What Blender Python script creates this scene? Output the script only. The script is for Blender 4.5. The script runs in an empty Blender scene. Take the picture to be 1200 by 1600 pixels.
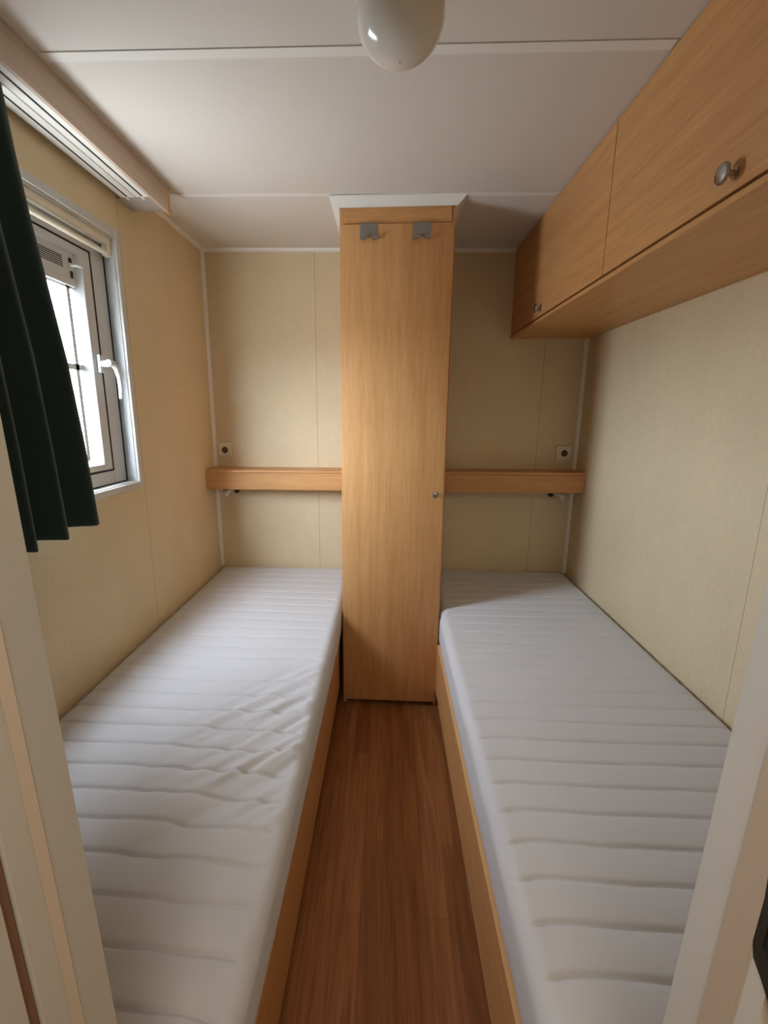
import bpy, bmesh, math, random
import numpy as np
from mathutils import Matrix, Vector, Euler
random.seed(7)
SC = bpy.context.scene
COL = SC.collection
PI = math.pi

# ---------------------------------------------------------------- camera
cd = bpy.data.cameras.new('camera')
cam = bpy.data.objects.new('camera', cd)
COL.objects.link(cam)
cd.sensor_fit = 'VERTICAL'
cd.sensor_height = 36.0
cd.lens = 709.2 / 1600 * 36.0
cd.shift_x = 34.5 / 1600
cd.clip_start = 0.02
cam.matrix_world = (Matrix.Translation((0, 0, 1.4703)) @ Matrix.Rotation(0.0582, 4, 'Z')
                    @ Matrix.Rotation(PI / 2 - 0.2144, 4, 'X') @ Matrix.Rotation(0.0017, 4, 'Z'))
SC.camera = cam

# ---------------------------------------------------------------- light and exposure
SC.view_settings.view_transform = 'Standard'
SC.view_settings.look = 'None'
SC.view_settings.gamma = 1.0
SC.view_settings.use_curve_mapping = False
SC.view_settings.exposure = 0.2
world = bpy.data.worlds.new('overcast_sky')
SC.world = world
world.use_nodes = True
wt = world.node_tree
bg = wt.nodes['Background']
bg.inputs['Strength'].default_value = 1.0
# overcast sky: bright above the horizon, dim ground below
tcw = wt.nodes.new('ShaderNodeTexCoord')
spw = wt.nodes.new('ShaderNodeSeparateXYZ')
rw = wt.nodes.new('ShaderNodeValToRGB')
mw = wt.nodes.new('ShaderNodeMath')
mw.operation = 'MULTIPLY_ADD'
mw.inputs[1].default_value = 0.5
mw.inputs[2].default_value = 0.5
SKY, GROUND = 1.0, 0.36
rw.color_ramp.elements[0].position = 0.49
rw.color_ramp.elements[0].color = (GROUND * 0.92, GROUND * 0.95, GROUND, 1)
rw.color_ramp.elements[1].position = 0.53
rw.color_ramp.elements[1].color = (0.79 * SKY, 0.885 * SKY, 1.03 * SKY, 1)
mul_w = wt.nodes.new('ShaderNodeVectorMath')
mul_w.operation = 'SCALE'
mul_w.inputs['Scale'].default_value = 50.0
wt.links.new(tcw.outputs['Generated'], spw.inputs[0])
wt.links.new(spw.outputs[2], mw.inputs[0])
wt.links.new(mw.outputs[0], rw.inputs[0])
wt.links.new(rw.outputs[0], mul_w.inputs[0])
wt.links.new(mul_w.outputs[0], bg.inputs['Color'])


def area(name, loc, rot, sx, sy, power, color, portal=False):
    l = bpy.data.lights.new(name, 'AREA')
    l.shape = 'RECTANGLE'
    l.size = sx
    l.size_y = sy
    l.energy = power
    l.color = color
    if portal:
        l.cycles.is_portal = True
    o = bpy.data.objects.new(name, l)
    COL.objects.link(o)
    o.location = loc
    o.rotation_euler = rot
    return o


# sky light enters only through this window
area('window_portal', (-1.20, 1.345, 1.65), (0, -PI / 2, 0), 0.92, 0.96, 1, (1, 1, 1), portal=True)
# unseen area light added in the hall, fill through the doorway
area('hall_fill_light', (0.0, -0.55, 2.20), (0.0, 0, 0), 0.6, 0.6, 10.0, (1.0, 0.88, 0.75))

# ---------------------------------------------------------------- room dimensions
XL, XR, D, W = -1.0436, 1.0764, 2.6835, 2.0916
YF = 0.38           # inner face of the front wall
ZB = 0.529


def zc(x):          # the ceiling falls slightly to the right
    return 2.3305 - 0.0194 * x


# ---------------------------------------------------------------- helpers
def new():
    return bmesh.new()


def box(bm, x0, x1, y0, y1, z0, z1, bev=0.0, seg=2):
    r = bmesh.ops.create_cube(bm, size=1.0)
    vs = r['verts']
    for v in vs:
        v.co = Vector(((x0 + x1) / 2 + v.co.x * (x1 - x0), (y0 + y1) / 2 + v.co.y * (y1 - y0), (z0 + z1) / 2 + v.co.z * (z1 - z0)))
    if bev > 0:
        es = list({e for v in vs for e in v.link_edges})
        bmesh.ops.bevel(bm, geom=es, offset=bev, segments=seg, profile=0.5, affect='EDGES')
    return bm


def prism(bm, pts, z0, z1, axis='Z'):
    """extrude a closed 2D outline; axis = direction of extrusion"""
    def P(a, b, c):
        return {'Z': (a, b, c), 'X': (c, a, b), 'Y': (a, c, b)}[axis]
    lo = [bm.verts.new(P(a, b, z0)) for a, b in pts]
    hi = [bm.verts.new(P(a, b, z1)) for a, b in pts]
    n = len(pts)
    bm.faces.new(lo[::-1])
    bm.faces.new(hi)
    for i in range(n):
        bm.faces.new((lo[i], lo[(i + 1) % n], hi[(i + 1) % n], hi[i]))
    bmesh.ops.recalc_face_normals(bm, faces=bm.faces[:])
    return bm


def lathe(bm, prof, origin, axis=(0, 0, 1), n=32):
    """profile of (radius, height) turned about an axis through origin"""
    q = Vector((0, 0, 1)).rotation_difference(Vector(axis).normalized())
    o = Vector(origin)
    rings = []
    for r, h in prof:
        if r < 1e-6:
            rings.append([bm.verts.new(o + q @ Vector((0, 0, h)))])
        else:
            rings.append([bm.verts.new(o + q @ Vector((r * math.cos(2 * PI * k / n), r * math.sin(2 * PI * k / n), h))) for k in range(n)])
    for a, b in zip(rings, rings[1:]):
        for k in range(n):
            k2 = (k + 1) % n
            if len(a) == 1 and len(b) == 1:
                continue
            if len(a) == 1:
                bm.faces.new((a[0], b[k2], b[k]))
            elif len(b) == 1:
                bm.faces.new((a[k], a[k2], b[0]))
            else:
                bm.faces.new((a[k], a[k2], b[k2], b[k]))
    if len(rings[0]) > 1:
        bm.faces.new(rings[0])
    if len(rings[-1]) > 1:
        bm.faces.new(rings[-1])
    bmesh.ops.recalc_face_normals(bm, faces=bm.faces[:])
    return bm


def tube(bm, pts, rad, n=12):
    """swept round bar; rad a number or a list"""
    pts = [Vector(p) for p in pts]
    rads = rad if isinstance(rad, (list, tuple)) else [rad] * len(pts)
    rings = []
    up = Vector((0.13, 0.31, 0.94)).normalized()
    for i, p in enumerate(pts):
        t = (pts[min(i + 1, len(pts) - 1)] - pts[max(i - 1, 0)]).normalized()
        a = t.cross(up).normalized()
        b = t.cross(a).normalized()
        rings.append([bm.verts.new(p + rads[i] * (math.cos(2 * PI * k / n) * a + math.sin(2 * PI * k / n) * b)) for k in range(n)])
    for a, b in zip(rings, rings[1:]):
        for k in range(n):
            bm.faces.new((a[k], a[(k + 1) % n], b[(k + 1) % n], b[k]))
    bm.faces.new(rings[0])
    bm.faces.new(rings[-1])
    bmesh.ops.recalc_face_normals(bm, faces=bm.faces[:])
    return bm


def smooth(o, angle=35):
    me = o.data
    for p in me.polygons:
        p.use_smooth = True
    try:
        me.set_sharp_from_angle(angle=math.radians(angle))
    except Exception:
        pass


def obj(name, bm, mat, parent=None, label=None, cat=None, group=None, kind=None, sm=True, origin=None):
    """world-space bmesh -> one mesh object with its origin at the bottom centre"""
    me = bpy.data.meshes.new(name)
    cs = [v.co.copy() for v in bm.verts]
    mn = Vector((min(c.x for c in cs), min(c.y for c in cs), min(c.z for c in cs)))
    mx = Vector((max(c.x for c in cs), max(c.y for c in cs), max(c.z for c in cs)))
    org = Vector(((mn.x + mx.x) / 2, (mn.y + mx.y) / 2, mn.z)) if origin is None else Vector(origin)
    for v in bm.verts:
        v.co -= org
    bm.to_mesh(me)
    bm.free()
    me.materials.append(mat)
    o = bpy.data.objects.new(name, me)
    COL.objects.link(o)
    o.location = org
    if parent is not None:
        o.parent = parent
        pw = Vector((0, 0, 0))
        q = parent
        while q is not None:
            pw += q.location
            q = q.parent
        o.location = org - pw
    if sm:
        smooth(o)
    tag(o, label, cat, group, kind)
    return o


def tag(o, label=None, cat=None, group=None, kind=None):
    if label:
        o['label'] = label
    if cat:
        o['category'] = cat
    if group:
        o['group'] = group
    if kind:
        o['kind'] = kind
    return o


def thing(name, loc, label, cat, group=None):
    o = bpy.data.objects.new(name, None)
    o.empty_display_size = 0.05
    COL.objects.link(o)
    o.location = loc
    return tag(o, label, cat, group)


def copy_tree(o, parent=None):
    c = o.copy()
    COL.objects.link(c)
    c.parent = parent
    for ch in list(o.children):
        copy_tree(ch, c)
    return c


# ---------------------------------------------------------------- materials
def lin(r, g, b):
    f = lambda c: (c / 255 / 12.92) if c / 255 <= 0.04045 else ((c / 255 + 0.055) / 1.055) ** 2.4
    return (f(r), f(g), f(b), 1)


class NT:
    def __init__(s, name):
        s.m = bpy.data.materials.new(name)
        s.m.use_nodes = True
        s.t = s.m.node_tree
        s.b = s.t.nodes['Principled BSDF']

    def n(s, kind, **kw):
        nd = s.t.nodes.new(kind)
        for k, v in kw.items():
            if k in nd.inputs:
                nd.inputs[k].default_value = v
            else:
                setattr(nd, k, v)
        return nd

    def l(s, a, b):
        s.t.links.new(a, b)

    def math(s, op, a, b=None):
        nd = s.n('ShaderNodeMath', operation=op)
        for i, x in enumerate((a, b)):
            if x is None:
                continue
            if hasattr(x, 'links'):
                s.l(x, nd.inputs[i])
            else:
                nd.inputs[i].default_value = x
        return nd.outputs[0]

    def mix(s, fac, a, b):
        nd = s.n('ShaderNodeMix', data_type='RGBA')
        for i, x in ((0, fac), (6, a), (7, b)):
            if hasattr(x, 'links'):
                s.l(x, nd.inputs[i])
            else:
                nd.inputs[i].default_value = x
        return nd.outputs[2]

    def coords(s, scale=(1, 1, 1), world=True):
        if world:
            c = s.n('ShaderNodeNewGeometry').outputs['Position']
        else:
            c = s.n('ShaderNodeTexCoord').outputs['Object']
        mp = s.n('ShaderNodeMapping')
        mp.inputs['Scale'].default_value = scale
        s.l(c, mp.inputs['Vector'])
        return mp.outputs[0]

    def noise(s, vec, scale, detail=4, rough=0.5, dist=0.0):
        nd = s.n('ShaderNodeTexNoise')
        nd.inputs['Scale'].default_value = scale
        nd.inputs['Detail'].default_value = detail
        nd.inputs['Roughness'].default_value = rough
        nd.inputs['Distortion'].default_value = dist
        s.l(vec, nd.inputs['Vector'])
        return nd.outputs[0]

    def ramp(s, fac, stops):
        nd = s.n('ShaderNodeValToRGB')
        while len(nd.color_ramp.elements) < len(stops):
            nd.color_ramp.elements.new(0.5)
        for e, (p, c) in zip(nd.color_ramp.elements, stops):
            e.position = p
            e.color = c
        s.l(fac, nd.inputs[0])
        return nd.outputs[0]

    def bump(s, h, strength, dist=0.001):
        nd = s.n('ShaderNodeBump')
        nd.inputs['Strength'].default_value = strength
        nd.inputs['Distance'].default_value = dist
        s.l(h, nd.inputs['Height'])
        s.l(nd.outputs[0], s.b.inputs['Normal'])


def plain(name, col, rough=0.5, metal=0.0, spec=0.5, var=0.06, vscale=9.0, bump=0.0, bscale=300):
    t = NT(name)
    c = t.coords()
    f = t.noise(c, vscale, 3)
    dark = tuple(x * (1 - var) for x in col[:3]) + (1,)
    t.l(t.mix(f, dark, col), t.b.inputs['Base Color'])
    t.b.inputs['Roughness'].default_value = rough
    t.b.inputs['Metallic'].default_value = metal
    t.b.inputs['Specular IOR Level'].default_value = spec
    if bump:
        t.bump(t.noise(c, bscale, 2), bump, 0.0006)
    return t.m


def wallpaper(name, col, seams_x=(), seams_y=()):
    """cream vinyl wall board with faint mottling and butt joints"""
    t = NT(name)
    g = t.n('ShaderNodeNewGeometry').outputs['Position']
    c1 = t.coords((1, 1, 0.7))
    n1 = t.noise(c1, 5, 5, 0.6)
    n2 = t.noise(t.coords((1, 1, 0.8)), 70, 4, 0.65)
    f = t.math('ADD', t.math('MULTIPLY', n1, 0.5), t.math('MULTIPLY', n2, 0.5))
    a = tuple(x * 0.93 for x in col[:3]) + (1,)
    b = tuple(min(1, x * 1.04) for x in col[:3]) + (1,)
    base = t.ramp(f, [(0.35, a), (0.65, b)])
    sep = t.n('ShaderNodeSeparateXYZ')
    t.l(g, sep.inputs[0])
    mask = None
    for ax, lst in ((0, seams_x), (1, seams_y)):
        for s in lst:
            d = t.math('ABSOLUTE', t.math('SUBTRACT', sep.outputs[ax], s))
            k = t.math('LESS_THAN', d, 0.0014)
            mask = k if mask is None else t.math('MAXIMUM', mask, k)
    if mask is not None:
        base = t.mix(t.math('MULTIPLY', mask, 0.55), base, lin(120, 95, 60))
    t.l(base, t.b.inputs['Base Color'])
    t.b.inputs['Roughness'].default_value = 0.62
    t.b.inputs['Specular IOR Level'].default_value = 0.3
    t.bump(n2, 0.25, 0.0008)
    return t.m


def wood(name, axis, light, dark, scale=1.0, rough=0.42, contrast=1.0, figure=0.0):
    """laminate wood with the grain running along the given axis"""
    t = NT(name)
    lo, hi = 1.2 * scale, 26.0 * scale
    sc = {'X': (lo, hi, hi), 'Y': (hi, lo, hi), 'Z': (hi, hi, lo)}[axis]
    c = t.coords(sc)
    n1 = t.noise(c, 1.0, 6, 0.6, 0.35)
    sc2 = {'X': (8, 190, 190), 'Y': (190, 8, 190), 'Z': (190, 190, 8)}[axis]
    n2 = t.noise(t.coords(tuple(k * scale for k in sc2)), 1.0, 3, 0.55)
    sc3 = {'X': (.5, 5, 5), 'Y': (5, .5, 5), 'Z': (5, 5, .5)}[axis]
    n3 = t.noise(t.coords(sc3), 1.0, 2, 0.5, 0.4)
    # growth rings: bands bent by slow noise give the cathedral figure
    w = t.math('FRACT', t.math('MULTIPLY', t.math('ADD', n3, t.math('MULTIPLY', n1, 0.05)), 15.0))
    f = t.math('ADD', t.math('MULTIPLY', n1, 0.62 - figure), t.math('MULTIPLY', n2, 0.38))
    f = t.math('ADD', f, t.math('MULTIPLY', w, figure))
    m = 0.13 / contrast
    base = t.ramp(f, [(0.5 - m, dark), (0.5 + m, light)])
    sc4 = {'X': (22, 420, 420), 'Y': (420, 22, 420), 'Z': (420, 420, 22)}[axis]
    fl = t.noise(t.coords(sc4), 1.0, 2, 0.5)
    base = t.mix(t.math('MULTIPLY', t.ramp(fl, [(0.58, (0, 0, 0, 1)), (0.70, (1, 1, 1, 1))]), 0.22), base, tuple(min(1, c * 1.25) for c in light[:3]) + (1,))
    t.l(base, t.b.inputs['Base Color'])
    t.b.inputs['Roughness'].default_value = rough
    t.b.inputs['Specular IOR Level'].default_value = 0.4
    t.bump(n2, 0.12, 0.0004)
    return t.m


def floorboards(name):
    t = NT(name)
    g = t.n('ShaderNodeNewGeometry').outputs['Position']
    sep = t.n('ShaderNodeSeparateXYZ')
    t.l(g, sep.inputs[0])
    com = t.n('ShaderNodeCombineXYZ')
    t.l(sep.outputs[1], com.inputs[0])
    t.l(sep.outputs[0], com.inputs[1])
    br = t.n('ShaderNodeTexBrick')
    t.l(com.outputs[0], br.inputs['Vector'])
    br.offset = 0.37
    br.inputs['Scale'].default_value = 1.0
    br.inputs['Brick Width'].default_value = 0.66
    br.inputs['Row Height'].default_value = 0.066
    br.inputs['Mortar Size'].default_value = 0.0007
    br.inputs['Color1'].default_value = (0.0, 0.0, 0.0, 1)
    br.inputs['Color2'].default_value = (1, 1, 1, 1)
    br.inputs['Mortar'].default_value = (0.3, 0.3, 0.3, 1)
    tone = t.ramp(br.outputs['Color'], [(0.0, lin(148, 95, 56)), (0.5, lin(158, 102, 61)), (1.0, lin(168, 112, 70))])
    n1 = t.noise(t.coords((30, 1.6, 30)), 1.0, 6, 0.62, 0.5)
    n2 = t.noise(t.coords((120, 5, 120)), 1.0, 3, 0.6)
    f = t.math('ADD', t.math('MULTIPLY', n1, 0.6), t.math('MULTIPLY', n2, 0.4))
    grain = t.ramp(f, [(0.34, (0.52, 0.46, 0.42, 1)), (0.62, (1.12, 1.1, 1.08, 1))])
    mul = t.n('ShaderNodeMix', data_type='RGBA', blend_type='MULTIPLY')
    mul.inputs[0].default_value = 1.0
    t.l(tone, mul.inputs[6])
    t.l(grain, mul.inputs[7])
    out = t.mix(t.math('MULTIPLY', br.outputs['Fac'], 0.3), mul.outputs[2], lin(70, 40, 22))
    t.l(out, t.b.inputs['Base Color'])
    t.b.inputs['Roughness'].default_value = 0.38
    t.b.inputs['Specular IOR Level'].default_value = 0.45
    t.bump(n2, 0.1, 0.0004)
    return t.m


def fabric(name, col, rough=0.95, weave=900, sheen=0.2, strength=0.3):
    t = NT(name)
    c = t.coords(world=False)
    n = t.noise(c, weave, 2)
    n2 = t.noise(c, 6, 4, 0.6)
    dark = tuple(x * 0.93 for x in col[:3]) + (1,)
    t.l(t.mix(n2, dark, col), t.b.inputs['Base Color'])
    t.b.inputs['Roughness'].default_value = rough
    t.b.inputs['Specular IOR Level'].default_value = 0.15
    t.b.inputs['Sheen Weight'].default_value = sheen
    t.bump(n, strength, 0.0005)
    return t.m


def glass_pane(name):
    t = NT(name)
    t.t.nodes.remove(t.b)
    out = t.t.nodes['Material Output']
    tr = t.n('ShaderNodeBsdfTransparent')
    tr.inputs[0].default_value = (0.97, 0.99, 1, 1)
    gl = t.n('ShaderNodeBsdfGlossy')
    gl.inputs['Roughness'].default_value = 0.02
    mx = t.n('ShaderNodeMixShader')
    mx.inputs[0].default_value = 0.035
    t.l(tr.outputs[0], mx.inputs[1])
    t.l(gl.outputs[0], mx.inputs[2])
    t.l(mx.outputs[0], out.inputs[0])
    return t.m


WALL = lin(223, 204, 168)
M = {}
M['wall_back'] = wallpaper('cream_wall_board', WALL, seams_x=(-0.418, 0.8505))
M['wall_right'] = wallpaper('cream_right_wall_board', WALL, seams_y=(1.34,))
M['wall_left'] = wallpaper('cream_left_wall_board', WALL, seams_y=(1.872,))
M['wall_plain'] = wallpaper('cream_plain_wall_board', WALL)
M['ceiling'] = plain('white_ceiling_board', lin(224, 218, 208), 0.6, var=0.03, vscale=4)
M['trim'] = plain('white_trim_paint', lin(240, 238, 230), 0.45, var=0.03)
M['jamb'] = plain('off_white_door_paint', lin(222, 217, 205), 0.45, var=0.05, vscale=14, bump=0.05)
M['seal'] = plain('brown_door_seal', lin(150, 108, 78), 0.6)
M['strip'] = plain('tan_strip_and_step_shade', lin(202, 186, 166), 0.6)  # tan jamb strip; also stands in for shade on the step faces
M['hall'] = plain('hall_wall_paint', lin(215, 205, 185), 0.6)
L, K = lin(216, 165, 108), lin(190, 135, 82)
M['wood_z'] = wood('beech_laminate_upright', 'Z', L, K, figure=0.05, contrast=0.75)
M['wood_y'] = wood('beech_laminate_lengthwise', 'Y', L, K, figure=0.04, contrast=0.75)
M['wood_x'] = wood('beech_laminate_crosswise', 'X', L, K, figure=0.03, contrast=0.75)
M['pale_wood'] = wood('pale_pelmet_laminate', 'Y', lin(208, 188, 168), lin(186, 164, 144))
M['edge'] = plain('light_wood_edging', lin(226, 178, 124), 0.4)
M['floor'] = floorboards('brown_laminate_floor')
M['mattress'] = fabric('white_quilted_ticking', lin(213, 211, 211), weave=700, strength=0.25)
M['curtain'] = fabric('dark_green_curtain_cloth', lin(46, 62, 58), weave=500, sheen=0.15)
M['pvc'] = plain('white_window_plastic', lin(208, 209, 207), 0.32, var=0.02)
M['alu'] = plain('pale_grey_bar', lin(226, 232, 238), 0.4, var=0.02)
M['gasket'] = plain('black_rubber_gasket', lin(22, 22, 24), 0.7)
M['glass'] = glass_pane('clear_window_glass')
M['cream_plastic'] = plain('cream_plastic', lin(238, 230, 208), 0.4, var=0.03)
M['dark_hole'] = plain('dark_recess', lin(30, 24, 20), 0.8)
M['metal'] = plain('brushed_nickel', lin(176, 172, 168), 0.28, 1.0, var=0.05)
M['hook_metal'] = plain('satin_grey_metal', lin(150, 146, 142), 0.45, 0.7, var=0.05)
M['bronze'] = plain('dark_bronze_metal', lin(84, 82, 74), 0.4, 0.8, var=0.12)
M['opal'] = plain('opal_glass', lin(226, 222, 212), 0.12, spec=0.6, var=0.03)
M['opal'].node_tree.nodes['Principled BSDF'].inputs['Subsurface Weight'].default_value = 0.25
M['opal'].node_tree.nodes['Principled BSDF'].inputs['Subsurface Radius'].default_value = (0.03, 0.03, 0.03)
M['lampwhite'] = plain('white_lamp_enamel', lin(224, 220, 208), 0.35)
M['well'] = plain('brown_socket_well', lin(96, 74, 52), 0.6)
M['black'] = plain('black_plastic', lin(20, 18, 18), 0.5)
M['grey_cap'] = plain('grey_pelmet_end', lin(176, 168, 160), 0.5)

# ================================================================ THE SETTING
obj('floor', box(new(), XL - 0.1, XR + 0.1, -1.3, D + 0.1, -0.05, 0.0), M['floor'], kind='structure', sm=False)

# ceiling boards, meeting at two cross joints
Y1, Y2 = 1.2971, 2.0433
b = new()
for a, c in ((YF - 0.13, Y1 - 0.0007), (Y1 + 0.0007, Y2 - 0.0008), (Y2 + 0.0008, D + 0.1)):
    prism(b, [(XL - 0.1, zc(XL - 0.1)), (XR + 0.1, zc(XR + 0.1)), (XR + 0.1, 2.46), (XL - 0.1, 2.46)], a, c, 'Y')
obj('ceiling', b, M['ceiling'], kind='structure', sm=False)
obj('ceiling', box(new(), XL - 0.1, XR + 0.1, -1.3, YF - 0.132, 2.33, 2.46), M['ceiling'], kind='structure', sm=False)
n_trim = 1


def trim(bm, mat='trim', sm=True):
    global n_trim
    o = obj('trim_%d' % n_trim, bm, M[mat], kind='structure', sm=sm)
    n_trim += 1
    return o


# joint battens
b = new()
prism(b, [(XL + 0.16, zc(XL + 0.16) - 0.0022), (0.655, zc(0.655) - 0.0022), (0.655, zc(0.655)), (XL + 0.16, zc(XL + 0.16))], Y1 + 0.001, Y1 + 0.032, 'Y')
trim(b, sm=False)
b = new()
prism(b, [(XL + 0.16, zc(XL + 0.16) - 0.0015), (0.655, zc(0.655) - 0.0015), (0.655, zc(0.655)), (XL + 0.16, zc(XL + 0.16))], Y2 + 0.001, Y2 + 0.028, 'Y')
trim(b, sm=False)

# walls
obj('wall_back', box(new(), XL - 0.1, XR + 0.1, D, D + 0.1, 0, 2.45), M['wall_back'], kind='structure', sm=False)
obj('wall_right', box(new(), XR, XR + 0.1, YF - 0.13, D, 0, 2.45), M['wall_right'], kind='structure', sm=False)
WY0, WY1, WZ0, WZ1 = 0.86, 1.825, 1.190, 2.112     # window opening
b = new()
box(b, XL - 0.1, XL, YF - 0.13, WY0, 0, 2.45)
box(b, XL - 0.1, XL, WY1, D, 0, 2.45)
box(b, XL - 0.1, XL, WY0, WY1, 0, WZ0)
box(b, XL - 0.1, XL, WY0, WY1, WZ1, 2.45)
obj('wall_left', b, M['wall_left'], kind='structure', sm=False)
# front wall with the doorway the photograph is taken through
JL, JR = -0.326, 0.316
b = new()
box(b, XL, JL - 0.06, YF - 0.12, YF, 0, 2.45)
box(b, JR + 0.06, XR, YF - 0.12, YF, 0, 2.45)
box(b, JL - 0.06, JR + 0.06, YF - 0.12, YF, 2.03, 2.45)
obj('wall_front', b, M['wall_plain'], kind='structure', sm=False)
# hall behind
b = new()
box(b, XL - 0.1, XL, -1.3, YF - 0.13, 0, 2.45)
box(b, XR, XR + 0.1, -1.3, YF - 0.13, 0, 2.45)
box(b, XL, XR, -1.3, -1.2, 0, 2.45)
obj('wall_hall', b, M['hall'], kind='structure', sm=False)

# door frame: stepped jambs, the lining standing a touch out of plumb
LEAN = 0.030


def lean(bm, sgn):
    for v in bm.verts:
        v.co.x += sgn * LEAN * (v.co.z - 1.16)
    return bm


b = new()
prism(b, [(JL, YF + 0.002), (JL, 0.341), (JL - 0.009, 0.3365), (JL - 0.011, 0.310), (JL - 0.026, 0.309), (JL - 0.026, 0.297), (JL - 0.011, 0.296),
          (JL - 0.012, 0.245), (JL - 0.075, 0.235), (JL - 0.075, YF - 0.122), (JL - 0.060, YF - 0.122), (JL - 0.060, YF + 0.002)], 0, 2.03)
trim(lean(b, -1), 'jamb')
b = new()
prism(b, [(JR, YF + 0.002), (JR, 0.345), (JR + 0.010, 0.325), (JR + 0.012, 0.306), (JR + 0.020, 0.304), (JR + 0.020, 0.245), (JR + 0.075, 0.235),
          (JR + 0.075, YF - 0.122), (JR + 0.060, YF - 0.122), (JR + 0.060, YF + 0.002)], 0, 2.03)
trim(lean(b, 1), 'jamb')
b = box(new(), JL - 0.0255, JL - 0.0150, 0.298, 0.308, 0, 2.0)
trim(lean(b, -1), 'seal')
b = prism(new(), [(JL + 0.0002, 0.3410), (JL - 0.0092, 0.3363), (JL - 0.0085, 0.3353), (JL + 0.0008, 0.3400)], 0, 2.0)  # laid over the step face, its shade put in as colour
trim(lean(b, -1), 'strip')
b = prism(new(), [(JR + 0.0002, 0.3445), (JR + 0.0098, 0.3252), (JR + 0.0085, 0.3242), (JR - 0.0012, 0.3438)], 0, 2.0)  # right step face, darker tone painted on likewise
trim(lean(b, 1), 'strip')
b = box(new(), JR + 0.0185, JR + 0.0198, 0.256, 0.303, 0, 2.0)
trim(lean(b, 1), 'strip')
# room corner mouldings
b = prism(new(), [(XL, D), (XL + 0.016, D), (XL + 0.011, D - 0.011), (XL, D - 0.016)], ZB, zc(XL), 'Z')
trim(b)
b = prism(new(), [(XR, D), (XR - 0.016, D), (XR - 0.011, D - 0.011), (XR, D - 0.016)], ZB, 1.87, 'Z')
trim(b)
b = new()
for xa, xb in ((XL + 0.016, -0.2168), (0.2617, 0.659)):
    prof = [(D, 0.0), (D, -0.016), (D - 0.011, -0.011), (D - 0.016, 0.0)]
    lo = [b.verts.new((xa, y, zc(xa) + z)) for y, z in prof]
    hi = [b.verts.new((xb, y, zc(xb) + z)) for y, z in prof]
    b.faces.new(lo)
    b.faces.new(hi)
    for i in range(4):
        b.faces.new((lo[i], lo[(i + 1) % 4], hi[(i + 1) % 4], hi[i]))
bmesh.ops.recalc_face_normals(b, faces=b.faces[:])
trim(b)
zl = zc(XL)
b = prism(new(), [(XL, zl), (XL, zl - 0.014), (XL + 0.010, zl - 0.010), (XL + 0.014, zl)], 2.01, D - 0.016, 'Y')
trim(b)

# ---------------------------------------------------------------- window
wf = bpy.data.objects.new('window_1', None)
COL.objects.link(wf)
wf.location = (XL, (WY0 + WY1) / 2, WZ0)
wf['kind'] = 'structure'


def ring(bm, x0, x1, y0, y1, z0, z1, w, wb=None, bev=0.002, wt=None):
    """rectangular frame in the YZ plane: outer rect, member width w"""
    wb = w if wb is None else wb
    wt = w if wt is None else wt
    box(bm, x0, x1, y0, y0 + w, z0, z1, bev)
    box(bm, x0, x1, y1 - w, y1, z0, z1, bev)
    box(bm, x0, x1, y0 + w, y1 - w, z0, z0 + wb, bev)
    box(bm, x0, x1, y0 + w, y1 - w, z1 - wt, z1, bev)
    return bm


FX = XL - 0.042     # room side of the fixed frame
obj('casing', ring(new(), XL - 0.002, XL + 0.008, WY0 - 0.026, WY1 + 0.026, WZ0 - 0.024, WZ1 + 0.028, 0.026, 0.024), M['pvc'], wf)
b = new()
box(b, FX - 0.03, XL - 0.002, WY1 - 0.004, WY1, WZ0, WZ1)
box(b, FX - 0.03, XL - 0.002, WY0, WY0 + 0.004, WZ0, WZ1)
box(b, FX - 0.03, XL - 0.002, WY0 + 0.004, WY1 - 0.004, WZ0, WZ0 + 0.004)
box(b, FX - 0.03, XL - 0.002, WY0 + 0.004, WY1 - 0.004, WZ1 - 0.004, WZ1)
obj('reveal', b, M['pvc'], wf, sm=False)
obj('frame_gasket', ring(new(), FX - 0.006, FX + 0.0005, WY0 + 0.004, WY1 - 0.004, WZ0 + 0.004, WZ1 - 0.004, 0.008, 0.004, 0), M['gasket'], wf, sm=False)
FY0, FY1, FZ0, FZ1 = WY0 + 0.011, WY1 - 0.011, WZ0 + 0.008, WZ1 - 0.004
obj('frame', ring(new(), FX - 0.045, FX, FY0, FY1, FZ0, FZ1, 0.080, 0.050, 0.003, 0.072), M['pvc'], wf)
SY0, SY1, SZ0, SZ1 = FY0 + 0.080, FY1 - 0.080, FZ0 + 0.050, FZ1 - 0.072
obj('sash_gasket', ring(new(), FX - 0.03, FX + 0.0008, SY0 - 0.002, SY1 + 0.002, SZ0 - 0.001, SZ1 + 0.001, 0.012, 0.009, 0, 0.008), M['gasket'], wf, sm=False)
GY0, GY1, GZ0, GZ1 = SY0 + 0.085, SY1 - 0.085, SZ0 + 0.052, SZ1 - 0.040
b = new()
s = sash = ring(b, FX - 0.04, FX + 0.002, SY0 + 0.009, SY1 - 0.009, SZ0 + 0.007, SZ1 - 0.006, 0.049, 0.023, 0.002, 0.022)
# glazing bead, sloping back to the pane
gb = [(SY0 + 0.058, SY1 - 0.058, SZ0 + 0.030, SZ1 - 0.028, FX + 0.002), (GY0, GY1, GZ0, GZ1, FX - 0.022)]
vv = []
for y0, y1, z0, z1, x in gb:
    vv.append([b.verts.new((x, y, z)) for y, z in ((y0, z0), (y1, z0), (y1, z1), (y0, z1))])
for i in range(4):
    b.faces.new((vv[0][i], vv[0][(i + 1) % 4], vv[1][(i + 1) % 4], vv[1][i]))
obj('sash', b, M['pvc'], wf, sm=False)
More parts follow.
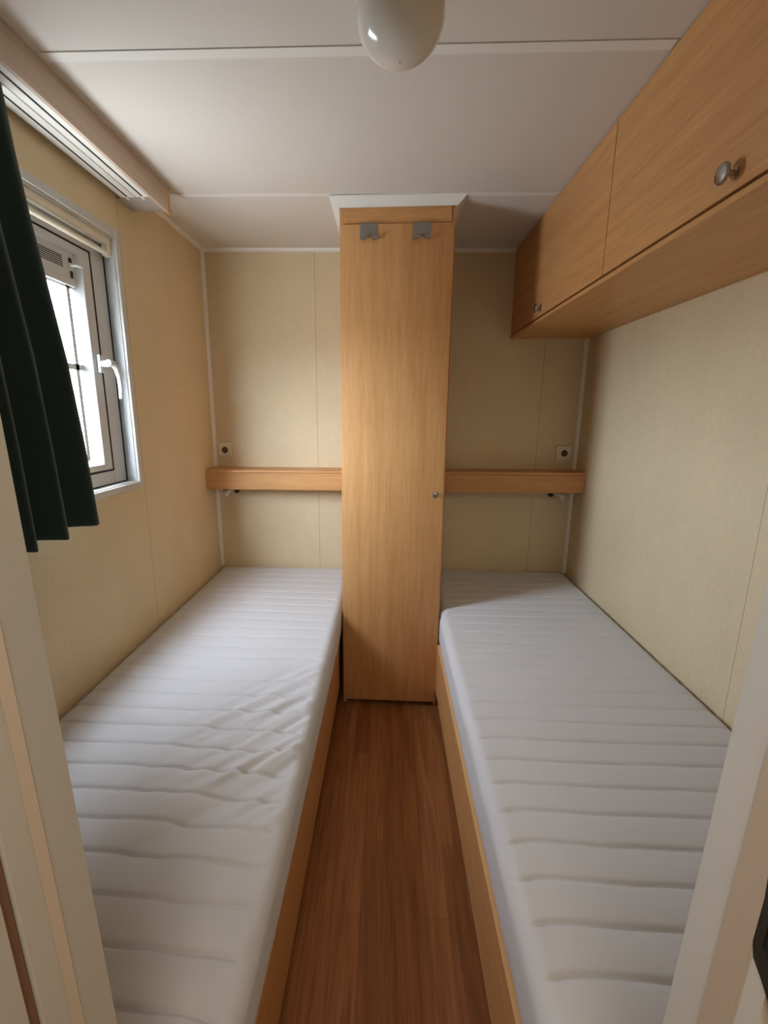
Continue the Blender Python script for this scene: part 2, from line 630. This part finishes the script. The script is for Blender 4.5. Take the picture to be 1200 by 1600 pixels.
# ventilation box above the pane
VZ = 1.895
b = new()
box(b, FX - 0.03, FX - 0.008, GY0, GY1, VZ, GZ1 + 0.012, 0.002)
vent = obj('vent_box', b, M['pvc'], wf)
b = new()
for r in range(6):
    for k in range(50):
        y = GY0 + 0.03 + k * (GY1 - GY0 - 0.085) / 50
        z = GZ1 - 0.050 + r * 0.0065
        box(b, FX - 0.0085, FX - 0.0074, y, y + 0.0095, z, z + 0.003)
obj('vent_slots', b, M['dark_hole'], vent, sm=False)
b = new()
tube(b, [(FX - 0.008, GY1 - 0.022, GZ1 - 0.034), (FX + 0.010, GY1 - 0.018, GZ1 - 0.034), (FX + 0.014, GY1 + 0.012, GZ1 - 0.032)], [0.006, 0.005, 0.004])
obj('vent_lever', b, M['pvc'], vent)
b = new()
box(b, FX - 0.0085, FX - 0.005, GY1 - 0.022, GY1 - 0.012, GZ1 - 0.075, GZ1 - 0.053)
box(b, FX - 0.0085, FX - 0.005, GY1 - 0.025, GY1 - 0.012, GZ1 - 0.026, GZ1 - 0.012)
obj('vent_catch', b, M['dark_hole'], vent, sm=False)
obj('pane', box(new(), FX - 0.026, FX - 0.023, GY0, GY1, GZ0, VZ), M['glass'], wf, sm=False)
b = new()
XM = FX - 0.0225
box(b, XM, XM + 0.006, GY0, GY1, 1.618, 1.638)
box(b, XM, XM + 0.006, GY1 - 0.042, GY1 - 0.024, GZ0, VZ)
box(b, XM, XM + 0.006, GY0 + 0.024, GY0 + 0.042, GZ0, VZ)
box(b, XM, XM + 0.006, GY0, GY1, VZ - 0.008, VZ)
obj('muntin', b, M['alu'], wf, sm=False)
# folding screen rail across the top of the recess
b = new()
box(b, FX + 0.004, XL - 0.010, WY0 + 0.004, WY1 - 0.004, WZ1 - 0.030, WZ1 - 0.004, 0.003)
tube(b, [(XL - 0.016, WY0 + 0.01, WZ1 - 0.062), (XL - 0.016, WY1 - 0.03, WZ1 - 0.062)], 0.0085)
box(b, XL - 0.032, XL - 0.010, WY1 - 0.032, WY1 - 0.006, WZ1 - 0.072, WZ1 - 0.03, 0.003)
obj('blind_rail', b, M['cream_plastic'], wf)
# handle
b = new()
HY, HZ = SY1 - 0.024, 1.648
box(b, FX + 0.005, FX + 0.016, HY - 0.013, HY + 0.013, HZ - 0.032, HZ + 0.032, 0.004, 3)
lathe(b, [(0.011, 0), (0.0115, 0.030), (0.009, 0.036), (0, 0.037)], (FX + 0.012, HY, HZ), (1, 0, 0), 20)
tube(b, [(FX + 0.042, HY - 0.006, HZ + 0.003), (FX + 0.043, HY + 0.022, HZ + 0.002), (FX + 0.044, HY + 0.040, HZ - 0.014), (FX + 0.046, HY + 0.048, HZ - 0.045),
         (FX + 0.047, HY + 0.050, HZ - 0.085), (FX + 0.046, HY + 0.046, HZ - 0.125)], [0.012, 0.012, 0.010, 0.0085, 0.008, 0.0065])
obj('handle', b, M['pvc'], wf)

# ================================================================ WARDROBE
wl, wr = -0.2168, 0.2617
ZT = 2.300
wd = thing('wardrobe', ((wl + wr) / 2, (W + D) / 2, 0), 'tall narrow beech-laminate wardrobe standing between the two beds', 'wardrobe')
b = new()
box(b, wl, wl + 0.016, W + 0.003, D - 0.001, 0.0, ZT, 0.0008, 1)
box(b, wr - 0.016, wr, W + 0.003, D - 0.001, 0.0, ZT, 0.0008, 1)
box(b, wl + 0.016, wr - 0.016, D - 0.012, D - 0.004, 0.03, ZT)
box(b, wl + 0.016, wr - 0.016, W + 0.02, D - 0.012, 0.035, 0.05)
box(b, wl + 0.016, wr - 0.016, W + 0.02, D - 0.012, ZT - 0.016, ZT)
obj('carcass', b, M['wood_z'], wd)
obj('plinth', box(new(), wl + 0.016, wr - 0.016, W + 0.03, W + 0.045, 0, 0.035), M['dark_hole'], wd, sm=False)
obj('fascia', box(new(), wl + 0.0165, wr - 0.0165, W - 0.002, W + 0.016, 2.236, ZT, 0.001, 1), M['wood_x'], wd)
dr = obj('door', box(new(), wl + 0.005, wr - 0.007, W - 0.016, W + 0.001, 0.030, 2.231, 0.0015, 2), M['wood_z'], wd)
b = lathe(new(), [(0.010, 0), (0.010, 0.003), (0.0055, 0.005), (0.005, 0.016), (0.012, 0.020), (0.0145, 0.025), (0.012, 0.030), (0.006, 0.032), (0, 0.0325)],
          (0.2165, W - 0.016, 1.107), (0, -1, 0), 28)
obj('knob', b, M['metal'], dr, label='small round nickel knob')
# crown moulding on top of the wardrobe
b = new()
pr = [(0.0, 0.0), (0.006, 0.0), (0.010, 0.004), (0.020, 0.010), (0.030, 0.022), (0.038, 0.027), (0.038, 0.033), (0.0, 0.033)]


def crown(bm, z0=2.2965):
    loops = []
    for o_, h in pr:
        zt = lambda x: min(z0 + h, zc(x) - 0.0002)
        a, c = wl - o_, wr + o_
        f = W - 0.004 - o_
        loops.append([bm.verts.new((a, D - 0.017, zt(a))), bm.verts.new((a, f, zt(a))), bm.verts.new((c, f, zt(c))), bm.verts.new((c, D - 0.017, zt(c)))])
    for p, q in zip(loops, loops[1:]):
        for i in range(3):
            bm.faces.new((p[i], p[i + 1], q[i + 1], q[i]))
    for i in (0, 3):
        bm.faces.new([l_[i] for l_ in loops])
    bmesh.ops.recalc_face_normals(bm, faces=bm.faces[:])
    return bm


obj('crown_moulding', crown(new()), M['trim'], wd, label='white moulding around the wardrobe top')


# over-door hooks
def hook(x, label):
    t = thing('over_door_hook', (x, W - 0.018, 2.17), label, 'hook', 'grey hooks over the wardrobe door')
    w = 0.036
    zt, zb = 2.2335, 2.176
    yf = W - 0.0165
    b = new()
    # flat plate with a half-round notch in its lower edge
    pts = [(x - w, zb), (x - 0.011, zb)]
    for k in range(7):
        a = PI - k * PI / 6
        pts.append((x + 0.009 * math.cos(a), zb + 0.011 * math.sin(a) + 0.001))
    pts += [(x + 0.011, zb), (x + w, zb), (x + w, zt), (x - w, zt)]
    prism(b, pts, yf - 0.0015, yf, 'Y')
    box(b, x - w, x + w, yf - 0.0015, W + 0.0025, zt - 0.0008, zt + 0.001)
    obj('plate', b, M['hook_metal'], t, sm=False)
    for sgn in (-1, 1):
        b = new()
        xa, xb = (x - w, x - 0.011) if sgn < 0 else (x + 0.011, x + w)
        prof = [(yf - 0.0015, zb + 0.001), (yf - 0.004, zb - 0.004), (yf - 0.011, zb - 0.007), (yf - 0.019, zb - 0.004), (yf - 0.023, zb + 0.005)]
        out = prof + [(y + 0.0015, z + 0.0012) for y, z in prof[::-1]]
        prism(b, out, xa, xb, 'X')
        obj('prong', b, M['hook_metal'], t)
    return t


hook(-0.0945, 'left of the two grey metal hooks over the top of the wardrobe door')
hook(0.1235, 'right of the two grey metal hooks over the top of the wardrobe door')

# ================================================================ WALL SHELVES
YS = 2.5265


def shelf(x0, x1, label):
    t = thing('wall_shelf', ((x0 + x1) / 2, (YS + D) / 2, 1.0414), label, 'shelf', 'boxed shelves above the beds')
    obj('shelf_top', box(new(), x0, x1, YS - 0.0015, D - 0.001, 1.140, 1.1539, 0.001, 1), M['wood_x'], t)
    obj('front_board', box(new(), x0, x1, YS, YS + 0.016, 1.0414, 1.1385, 0.001, 1), M['wood_x'], t)
    obj('wall_batten', box(new(), x0 + 0.02, x1 - 0.02, D - 0.018, D - 0.001, 1.095, 1.138, 0), M['wood_x'], t, sm=False)
    return t


shelf(XL + 0.001, wl - 0.001, 'beech boxed shelf on the back wall left of the wardrobe')
shelf(wr + 0.001, XR - 0.001, 'beech boxed shelf on the back wall right of the wardrobe')


# ---------------------------------------------------------------- reading lamps under the shelves
def reading_lamp(x, s, label):
    """s = +1: shade to the left of the joint"""
    yb, z0 = D - 0.075, 1.0385
    t = thing('reading_lamp', (x, yb, 0.985), label, 'lamp', 'reading lamps under the shelves')
    b = lathe(new(), [(0.013, 0), (0.013, 0.030), (0.010, 0.036), (0, 0.037)], (x, yb, 1.060), (0, 0, -1), 20)
    obj('mount', b, M['cream_plastic'], t)
    b = new()
    lathe(b, [(0, -0.015), (0.009, -0.012), (0.0135, 0), (0.009, 0.012), (0, 0.015)], (x, yb - 0.002, 1.019), (1, 0, 0.1), 18)
    obj('swivel_joint', b, M['black'], t)
    b = tube(new(), [(x, yb, 1.020), (x - s * 0.018, yb - 0.002, 1.026), (x - s * 0.036, yb - 0.004, 1.022)], 0.0045, 10)
    obj('arm', b, M['cream_plastic'], t)
    b = new()
    d = Vector((-s * 0.72, -0.35, -0.50)).normalized()
    o0 = Vector((x - s * 0.040, yb - 0.008, 1.024))
    lathe(b, [(0.010, -0.004), (0.012, 0.0), (0.016, 0.012), (0.021, 0.026), (0.0245, 0.038), (0.0235, 0.0385), (0.010, 0.030), (0.0, 0.029)], o0, d, 22)
    obj('lamp_shade', b, M['lampwhite'], t, label='small white cone shade')
    return t


reading_lamp(-0.895, 1, 'small white and black reading lamp under the left wall shelf')
reading_lamp(0.925, -1, 'small white and black reading lamp under the right wall shelf')


# ---------------------------------------------------------------- sockets
def socket(x, z, label):
    y = D
    t = thing('wall_socket', (x, y, z - 0.04), label, 'socket', 'sockets on the back wall')
    b = new()
    box(b, x - 0.040, x + 0.040, y - 0.010, y - 0.0005, z - 0.040, z + 0.040, 0.004, 3)
    obj('cover_frame', b, M['cream_plastic'], t)
    obj('insert_seam', box(new(), x - 0.0285, x + 0.0285, y - 0.0106, y - 0.0095, z - 0.0285, z + 0.0285), M['well'], t, sm=False)
    b = new()
    # square insert with a round well
    n = 32
    r = 0.0195
    h = 0.0275
    yo, yi = y - 0.0145, y - 0.004
    inner = [b.verts.new((x + r * math.cos(2 * PI * k / n), yo, z + r * math.sin(2 * PI * k / n))) for k in range(n)]
    outer = []
    for k in range(n):
        a = 2 * PI * k / n
        c_, s_ = math.cos(a), math.sin(a)
        m_ = max(abs(c_), abs(s_))
        outer.append(b.verts.new((x + h * c_ / m_, yo, z + h * s_ / m_)))
    back = [b.verts.new((v.co.x, y - 0.009, v.co.z)) for v in outer]
    well = [b.verts.new((v.co.x, yi, v.co.z)) for v in inner]
    for k in range(n):
        k2 = (k + 1) % n
        b.faces.new((inner[k], inner[k2], outer[k2], outer[k]))
        b.faces.new((outer[k], outer[k2], back[k2], back[k]))
        b.faces.new((inner[k], well[k], well[k2], inner[k2]))
    bmesh.ops.recalc_face_normals(b, faces=b.faces[:])
    ins = obj('socket_insert', b, M['cream_plastic'], t, sm=False)
    b = lathe(new(), [(0, 0), (r + 0.0005, 0), (r + 0.0005, 0.002), (0, 0.002)], (x, y - 0.0118, z), (0, 1, 0), 32)
    obj('socket_well', b, M['well'], ins, sm=False)
    b = new()
    for sx in (-1, 1):
        lathe(b, [(0, 0), (0.003, 0), (0.003, 0.001), (0, 0.001)], (x + sx * 0.0095, y - 0.0125, z), (0, 1, 0), 12)
    for sz in (-1, 1):
        box(b, x - 0.004, x + 0.004, y - 0.0132, y - 0.012, z + sz * 0.0165 - 0.0025, z + sz * 0.0165 + 0.0025)
    obj('contacts', b, M['dark_hole'], ins, sm=False)
    return t


socket(-0.975, 1.254, 'cream wall socket above the left shelf, near the left corner')
socket(1.003, 1.248, 'cream wall socket above the right shelf, near the right corner')

# ================================================================ OVERHEAD CABINET
XC = 0.659
cb = thing('overhead_cabinet', ((XC + XR) / 2, 1.53, 1.8696), 'long beech overhead cabinet along the ceiling above the right bed', 'cabinet')
ztop = zc(XR) - 0.001
b = new()
box(b, XC - 0.002, XR - 0.001, YF + 0.004, D - 0.001, 1.8696, 1.8836, 0.0012, 1)          # bottom board
box(b, XR - 0.012, XR - 0.001, YF + 0.004, D - 0.001, 1.8836, ztop)
for y in (YF + 0.004, 1.564, D - 0.017):
    box(b, XC + 0.018, XR - 0.012, y, y + 0.016, 1.8836, ztop)
box(b, XC + 0.018, XR - 0.012, YF + 0.02, D - 0.02, ztop - 0.014, ztop)
obj('carcass', b, M['wood_y'], cb)
KN = [(0.0105, 0), (0.0105, 0.002), (0.006, 0.004), (0.0055, 0.013), (0.012, 0.017), (0.0185, 0.021), (0.0195, 0.024), (0.017, 0.028), (0.009, 0.031), (0, 0.0318)]
for ya, yb_, ky in ((1.5895, D - 0.003, 2.182), (YF + 0.006, 1.5845, 1.033)):
    dd = obj('door', box(new(), XC, XC + 0.017, ya, yb_, 1.892, zc(XC) - 0.0035, 0.001, 1), M['wood_y'], cb)
    obj('knob', lathe(new(), KN, (XC, ky, 1.923), (-1, 0, 0), 36), M['metal'], dd, label='round brushed-nickel knob')

# ================================================================ BEDS
EL, ER = -0.2345, 0.2545      # outer faces of the two side rails


def bed(x0, x1, inner, label):
    """x0..x1 extents; inner = +1 when the aisle side is x1"""
    t = thing('bed_frame', ((x0 + x1) / 2, (YF + D) / 2, 0), label, 'bed', 'bed frames along the side walls')
    xe = x1 if inner > 0 else x0
    xo = x0 if inner > 0 else x1
    s = inner
    za, zb = 0.095, 0.345
    ra, rb = sorted((xe, xe - s * 0.018))
    rl = obj('side_rail', box(new(), ra, rb, YF + 0.006, W - 0.006, za, zb, 0.001, 1), M['wood_y'], t)
    e0, e1 = sorted((xe - s * 0.0005, xe - s * 0.0175))
    obj('edge_banding', box(new(), e0, e1, YF + 0.008, W - 0.008, zb, zb + 0.0012), M['edge'], rl, sm=False)
    oa, ob_ = sorted((xo, xo + s * 0.018))
    obj('wall_rail', box(new(), oa + 0.002 * (s > 0), ob_ - 0.002 * (s < 0), YF + 0.006, D - 0.004, 0.2, 0.345), M['wood_y'], t, sm=False)
    ia, ib = sorted((xe - s * 0.019, xo + s * 0.021))
    for y0 in (YF + 0.006, D - 0.024):
        obj('end_board', box(new(), ia, ib, y0, y0 + 0.018, za, 0.345), M['wood_x'], t, sm=False)
    obj('base_board', box(new(), ia, ib, YF + 0.026, D - 0.026, 0.330, 0.344), M['wood_y'], t, sm=False)
    for lx in (xe - s * 0.075, xo + s * 0.05):
        for ly in (YF + 0.06, 1.3, D - 0.08):
            obj('leg', box(new(), lx - 0.02, lx + 0.02, ly - 0.02, ly + 0.02, 0.0, 0.3295, 0.002, 1), M['wood_z'], t)
    return t


bed(XL + 0.002, EL, 1, 'beech bed frame along the left wall under the window')
bed(ER, XR - 0.002, -1, 'beech bed frame along the right wall under the overhead cabinet')


def mattress(x0, x1, inner, top, label, wrinkles, phase):
    """quilted mattress as one closed grid"""
    y0, y1, zb = YF + 0.012, D - 0.006, 0.3468
    R = 0.040
    w = x1 - x0
    h = top - zb
    # cross-section round the perimeter (x, z, tag): start bottom centre, clockwise
    prof = []

    def arc(cx, cz, r, a0, a1, n):
        for k in range(n + 1):
            a = a0 + (a1 - a0) * k / n
            prof.append((cx + r * math.cos(a), cz + r * math.sin(a)))
    rb_ = 0.02
    arc(x0 + rb_, zb + rb_, rb_, -PI / 2, -PI, 4)
    for k in range(1, 6):
        prof.append((x0, zb + rb_ + (h - rb_ - R) * k / 6))
    arc(x0 + R, top - R, R, PI, PI / 2, 8)
    nt = 110
    for k in range(1, nt):
        prof.append((x0 + R + (w - 2 * R) * k / nt, top))
    arc(x1 - R, top - R, R, PI / 2, 0, 8)
    for k in range(1, 6):
        prof.append((x1, top - R - (h - rb_ - R) * k / 6))
    arc(x1 - rb_, zb + rb_, rb_, 0, -PI / 2, 4)
    P = np.array(prof)
    cen = np.array([(x0 + x1) / 2, (zb + top) / 2])
    # rows along Y, the ends rounded
    SP = 0.083
    ys = [y0 + 0.0, y0 + 0.002, y0 + 0.007, y0 + 0.014, y0 + 0.023, y0 + 0.032]
    shr = [0.030, 0.019, 0.010, 0.004, 0.001, 0.0]
    yy = list(np.arange(y0 + 0.04, y1 - 0.04, 0.0033))
    rows = [(a, b_) for a, b_ in zip(ys, shr)] + [(a, 0) for a in yy] + [(y1 - (a - y0), b_) for a, b_ in list(zip(ys, shr))[::-1]]
    rng = np.random.RandomState(5 + int(phase * 10))
    # value-noise helper
    G = rng.rand(64, 64)

    def vn(u, v):
        u = np.asarray(u, float); v = np.asarray(v, float)
        iu, iv = np.floor(u).astype(int), np.floor(v).astype(int)
        fu, fv = u - iu, v - iv
        fu, fv = fu * fu * (3 - 2 * fu), fv * fv * (3 - 2 * fv)
        g = lambda a, b_: G[a % 64, b_ % 64]
        return (g(iu, iv) * (1 - fu) * (1 - fv) + g(iu + 1, iv) * fu * (1 - fv) + g(iu, iv + 1) * (1 - fu) * fv + g(iu + 1, iv + 1) * fu * fv) - 0.5
    bm = bmesh.new()
    grid = []
    N = len(P)
    for Y, sh in rows:
        X = P[:, 0].copy()
        Z = P[:, 1].copy()
        # shrink at the ends
        X = cen[0] + (X - cen[0]) * (1 - sh / (w / 2))
        Z = cen[1] + (Z - cen[1]) * (1 - sh / (h / 2) * 0.9)
        xin = (x1 - P[:, 0]) if inner > 0 else (P[:, 0] - x0)      # distance from the aisle side
        xou = (P[:, 0] - x0) if inner > 0 else (x1 - P[:, 0])
        istop = np.clip((P[:, 1] - (top - R)) / R, 0, 1)
        # quilting seams, gently wavy, bending towards the near end by the aisle edge
        yw = Y + 0.010 * vn(P[:, 0] * 3 + phase, Y * 2) * 2 + 0.003 * vn(P[:, 0] * 12, Y * 9 + phase)
        bend = np.clip(1 - xin / 0.10, 0, 1)
        yw = yw + 0.022 * bend ** 2
        ph = (yw - 0.613 + SP * 20) / SP
        fr = ph - np.floor(ph)
        dseam = np.minimum(fr, 1 - fr) * SP
        puff = 1 - 0.45 * np.exp(-(dseam / 0.015)) - 0.55 * np.exp(-(dseam / 0.0038) ** 2)
        fade = np.clip((xin - 0.018) / 0.03, 0, 1) * istop
        depth = 0.0088 + 0.0025 * vn(P[:, 0] * 5, Y * 5 + 3)
        depth = depth * np.interp(Y, [0.5, 0.9, 1.3, 1.8], [1.5, 1.3, 1.0, 0.5])
        dz = -(1 - puff) * depth * fade
        dz += 0.0015 * vn(P[:, 0] * 6 + 1, Y * 7) * istop
        dz += 0.006 * vn(P[:, 0] * 1.7 + 9, Y * 1.3 + 4) * istop
        if wrinkles:
            # drag wrinkles running diagonally towards the aisle edge
            m = np.exp(-((Y - 1.08) / 0.40) ** 2) * np.clip((xin - 0.01) / 0.03, 0, 1) * np.clip(1 - (xin - 0.05) / 0.42, 0, 1) ** 0.7 * istop
            a = math.radians(46)
            u = P[:, 0] * math.cos(a) + Y * math.sin(a)
            v = -P[:, 0] * math.sin(a) + Y * math.cos(a)
            r_ = vn(u * 4.5 + 2, v * 30) + 0.5 * vn(u * 7, v * 52 + 5)
            dz += m * 0.030 * r_
            # loose dip near the foot
            m2 = np.exp(-((Y - 0.56 - (P[:, 0] + 0.5) * 0.22) / 0.018) ** 2) * np.clip((xin - 0.1) / 0.1, 0, 1) * istop
            dz -= 0.006 * m2
        # sides bulge and ripple
        side = (1 - istop)
        out = side * (0.0022 * vn(Y * 5 + 11, P[:, 1] * 6) + 0.002 * vn(Y * 16, P[:, 1] * 9 + phase))
        X = X + np.where(P[:, 0] > cen[0], 1, -1) * out
        # the aisle side tucks in towards its foot
        lo_ = np.clip(1 - (P[:, 1] - zb) / 0.07, 0, 1) ** 1.3 * np.clip(1 - xin / 0.1, 0, 1)
        X = X - inner * 0.014 * lo_
        Z = Z + dz
        X = np.clip(X, x0, x1)
        if inner < 0 and x0 < wr + 0.003:          # tucked in beside the wardrobe
            k_ = min(1, max(0, (Y - (W - 0.085)) / 0.06))
            k_ = k_ * k_ * (3 - 2 * k_)
            X = X + k_ * (wr + 0.004 - x0) * np.clip(1 - (X - x0) / 0.3, 0, 1)
        grid.append([bm.verts.new((X[i], Y, Z[i])) for i in range(N)])
    for a, c in zip(grid, grid[1:]):
        for i in range(N):
            j = (i + 1) % N
            bm.faces.new((a[i], a[j], c[j], c[i]))
    bm.faces.new(grid[0])
    bm.faces.new(grid[-1][::-1])
    bmesh.ops.recalc_face_normals(bm, faces=bm.faces[:])
    o = obj('mattress', bm, M['mattress'], label=label, cat='mattress', group='white quilted mattresses', sm=False)
    for p in o.data.polygons:
        p.use_smooth = True
    return o


mattress(XL + 0.004, EL + 0.012, 1, ZB, 'white quilted mattress with diagonal wrinkles on the left bed', True, 0.0)
mattress(ER - 0.002, XR - 0.006, -1, ZB + 0.006, 'smoother white quilted mattress on the right bed', False, 0.7)

# ================================================================ CURTAIN PELMET WITH TRACKS
px = -0.905
pv = thing('curtain_pelmet', (-0.97, 1.2, 2.255), 'pale wood pelmet board with white curtain tracks above the window', 'curtain rail')
zt_ = lambda x: zc(x) - 0.0008
b = prism(new(), [(px, 2.255), (px + 0.012, 2.255), (px + 0.012, zt_(px + 0.012)), (px, zt_(px + 0.012))], 0.42, 1.985, 'Y')
obj('front_board', b, M['pale_wood'], pv, sm=False)
obj('board_end', box(new(), px, px + 0.013, 1.985, 2.003, 2.254, zt_(px + 0.013), 0.001, 1), M['wood_z'], pv)
obj('end_block', prism(new(), [(XL + 0.001, 2.262), (px, 2.262), (px, zt_(px)), (XL + 0.001, zt_(px))], 1.872, 1.985, 'Y'), M['grey_cap'], pv, sm=False)
for x0_, x1_ in ((-0.962, -0.908), (-1.022, -0.966)):
    b = new()
    c_ = (x0_ + x1_) / 2
    za_, zb_ = 2.262, 2.278
    sl = 0.0035
    box(b, x0_, c_ - sl, 0.42, 1.868, za_, zb_, 0.001, 1)
    box(b, c_ + sl, x1_, 0.42, 1.868, za_, zb_, 0.001, 1)
    box(b, x0_, x1_, 0.42, 1.868, zb_, zb_ + 0.003)
    tr_ = obj('track', b, M['trim'], pv)
    obj('track_slot', box(new(), c_ - sl, c_ + sl, 0.42, 1.864, za_ + 0.0008, zb_ - 0.001), M['gasket'], tr_, sm=False)
    obj('end_stop', box(new(), c_ - 0.005, c_ + 0.005, 1.860, 1.876, za_ - 0.006, za_ + 0.006, 0.002), M['trim'], tr_)

# ================================================================ CURTAIN
EZ = [-2.262, -2.123, -1.98, -1.838, -1.617, -1.37, -1.11]
EY = [1.270, 1.285, 1.306, 1.333, 1.375, 1.400, 1.416]


def curtain():
    bm = bmesh.new()
    nz, nu = 70, 260
    zt, zb = 2.258, 1.112
    grid = []
    rng = random.Random(4)
    for j in range(nz + 1):
        t = j / nz
        row = []
        zz = zt + (zb - zt) * t
        yr = float(np.interp(-zz, EZ, EY))            # leading edge drifts to the far side
        yl = 0.56 + 0.02 * t
        amp = 0.013 + 0.020 * t ** 0.8
        for i in range(nu + 1):
            u = i / nu
            ph = (u - 1) * 2 * PI * 6.4 + PI + 0.65 + (1 - u) * (0.8 * math.sin(3 * t + u * 5) + 1.0 * math.sin(u * 9))
            y = yl + (yr - yl) * (u + 0.005 * math.sin(ph * 2 + 0.6) * min(1, (1 - u) * 8))
            x = -0.962 + amp * (math.sin(ph) + 0.10 * math.sin(2 * ph + 1.1)) + 0.003 * math.sin(11 * u + 3 * t)
            z = zt + (zb - zt) * t
            if t > 0.6:
                z += -0.006 * math.sin(ph) * (t - 0.6) / 0.4 + 0.016 * max(0, (u - 0.8) / 0.2) * (t - 0.6) / 0.4
            row.append((x, y, z))
        # front and back skin of the cloth: a closed strip per height
        ring_ = []
        for sgn in (1, -1):
            idx = range(nu + 1) if sgn > 0 else range(nu, -1, -1)
            for i in idx:
                p, q_ = row[max(i - 1, 0)], row[min(i + 1, nu)]
                dx, dy = q_[0] - p[0], q_[1] - p[1]
                l_ = math.hypot(dx, dy) or 1.0
                ring_.append(bm.verts.new((row[i][0] + sgn * 0.0008 * dy / l_, row[i][1] - sgn * 0.0008 * dx / l_, row[i][2])))
        grid.append(ring_)
    n_ = len(grid[0])
    for a, c in zip(grid, grid[1:]):
        for i in range(n_):
            bm.faces.new((a[i], a[(i + 1) % n_], c[(i + 1) % n_], c[i]))
    for g_ in (grid[0], grid[-1]):
        for i in range(nu):
            bm.faces.new((g_[i], g_[i + 1], g_[n_ - 2 - i], g_[n_ - 1 - i]))
    bmesh.ops.recalc_face_normals(bm, faces=bm.faces[:])
    return bm


cu = obj('curtain', curtain(), M['curtain'], label='dark green pleated curtain hanging beside the window', cat='curtain', sm=False)
for p in cu.data.polygons:
    p.use_smooth = True

# ================================================================ CEILING LAMP
lx, ly = 0.012, 1.12
lp = thing('ceiling_lamp', (lx, ly, 2.165), 'white opal glass globe lamp on the ceiling', 'lamp')
b = lathe(new(), [(0.060, 0), (0.060, 0.012), (0.052, 0.020), (0.045, 0.022), (0, 0.022)], (lx, ly, zc(lx) - 0.001), (0, 0, -1), 40)
obj('ceiling_rose', b, M['lampwhite'], lp)
zb0 = 2.181
RG = 0.0895
fine = [(0.0, 0.0)]
for k in range(1, 44):
    a_ = k / 44 * PI * 0.82
    fine.append((RG * math.sin(a_), RG * (1 - math.cos(a_)) * 0.86))
fine += [(0.046, fine[-1][1] + 0.004), (0.046, fine[-1][1] + 0.008), (0.0, fine[-1][1] + 0.0085)]
obj('glass_globe', lathe(new(), fine, (lx, ly, zb0), (0, 0, 1), 64), M['opal'], lp)
obj('finial', lathe(new(), [(0.0018, 0), (0.0022, 0.001), (0, 0.003)], (lx, ly, zb0 + 0.0004), (0, 0, -1), 12), M['metal'], lp)

# ================================================================ STRIKE PLATE ON THE DOOR FRAME
sx = JR + 0.012 - 0.004
b = new()
out = [(0.333, 1.018), (0.333, 1.140), (0.270, 1.140), (0.270, 0.988), (0.288, 0.984), (0.300, 0.990), (0.313, 1.0025)]
inn = [(0.3165, 1.029), (0.3165, 1.125), (0.284, 1.125), (0.284, 1.006), (0.289, 1.004), (0.296, 1.008), (0.304, 1.0165)]
for xa in (sx - 0.0022, sx - 0.0002):
    o_ = [b.verts.new((xa, y, z)) for y, z in out]
    i_ = [b.verts.new((xa, y, z)) for y, z in inn]
    for k in range(7):
        b.faces.new((o_[k], o_[(k + 1) % 7], i_[(k + 1) % 7], i_[k]))
    if xa < sx - 0.001:
        fo, fi = o_, i_
for k in range(7):
    k2 = (k + 1) % 7
    b.faces.new((fo[k], fo[k2], o_[k2], o_[k]))
    b.faces.new((fi[k], fi[k2], i_[k2], i_[k]))
bmesh.ops.recalc_face_normals(b, faces=b.faces[:])
sp_ = thing('strike_plate', (sx - 0.001, 0.300, 0.984), 'dark metal strike plate on the right door frame', 'strike plate')
obj('plate', b, M['bronze'], sp_, sm=False)
obj('latch_recess', box(new(), sx - 0.0012, sx - 0.0004, 0.279, 0.322, 1.003, 1.128), M['dark_hole'], sp_, sm=False)
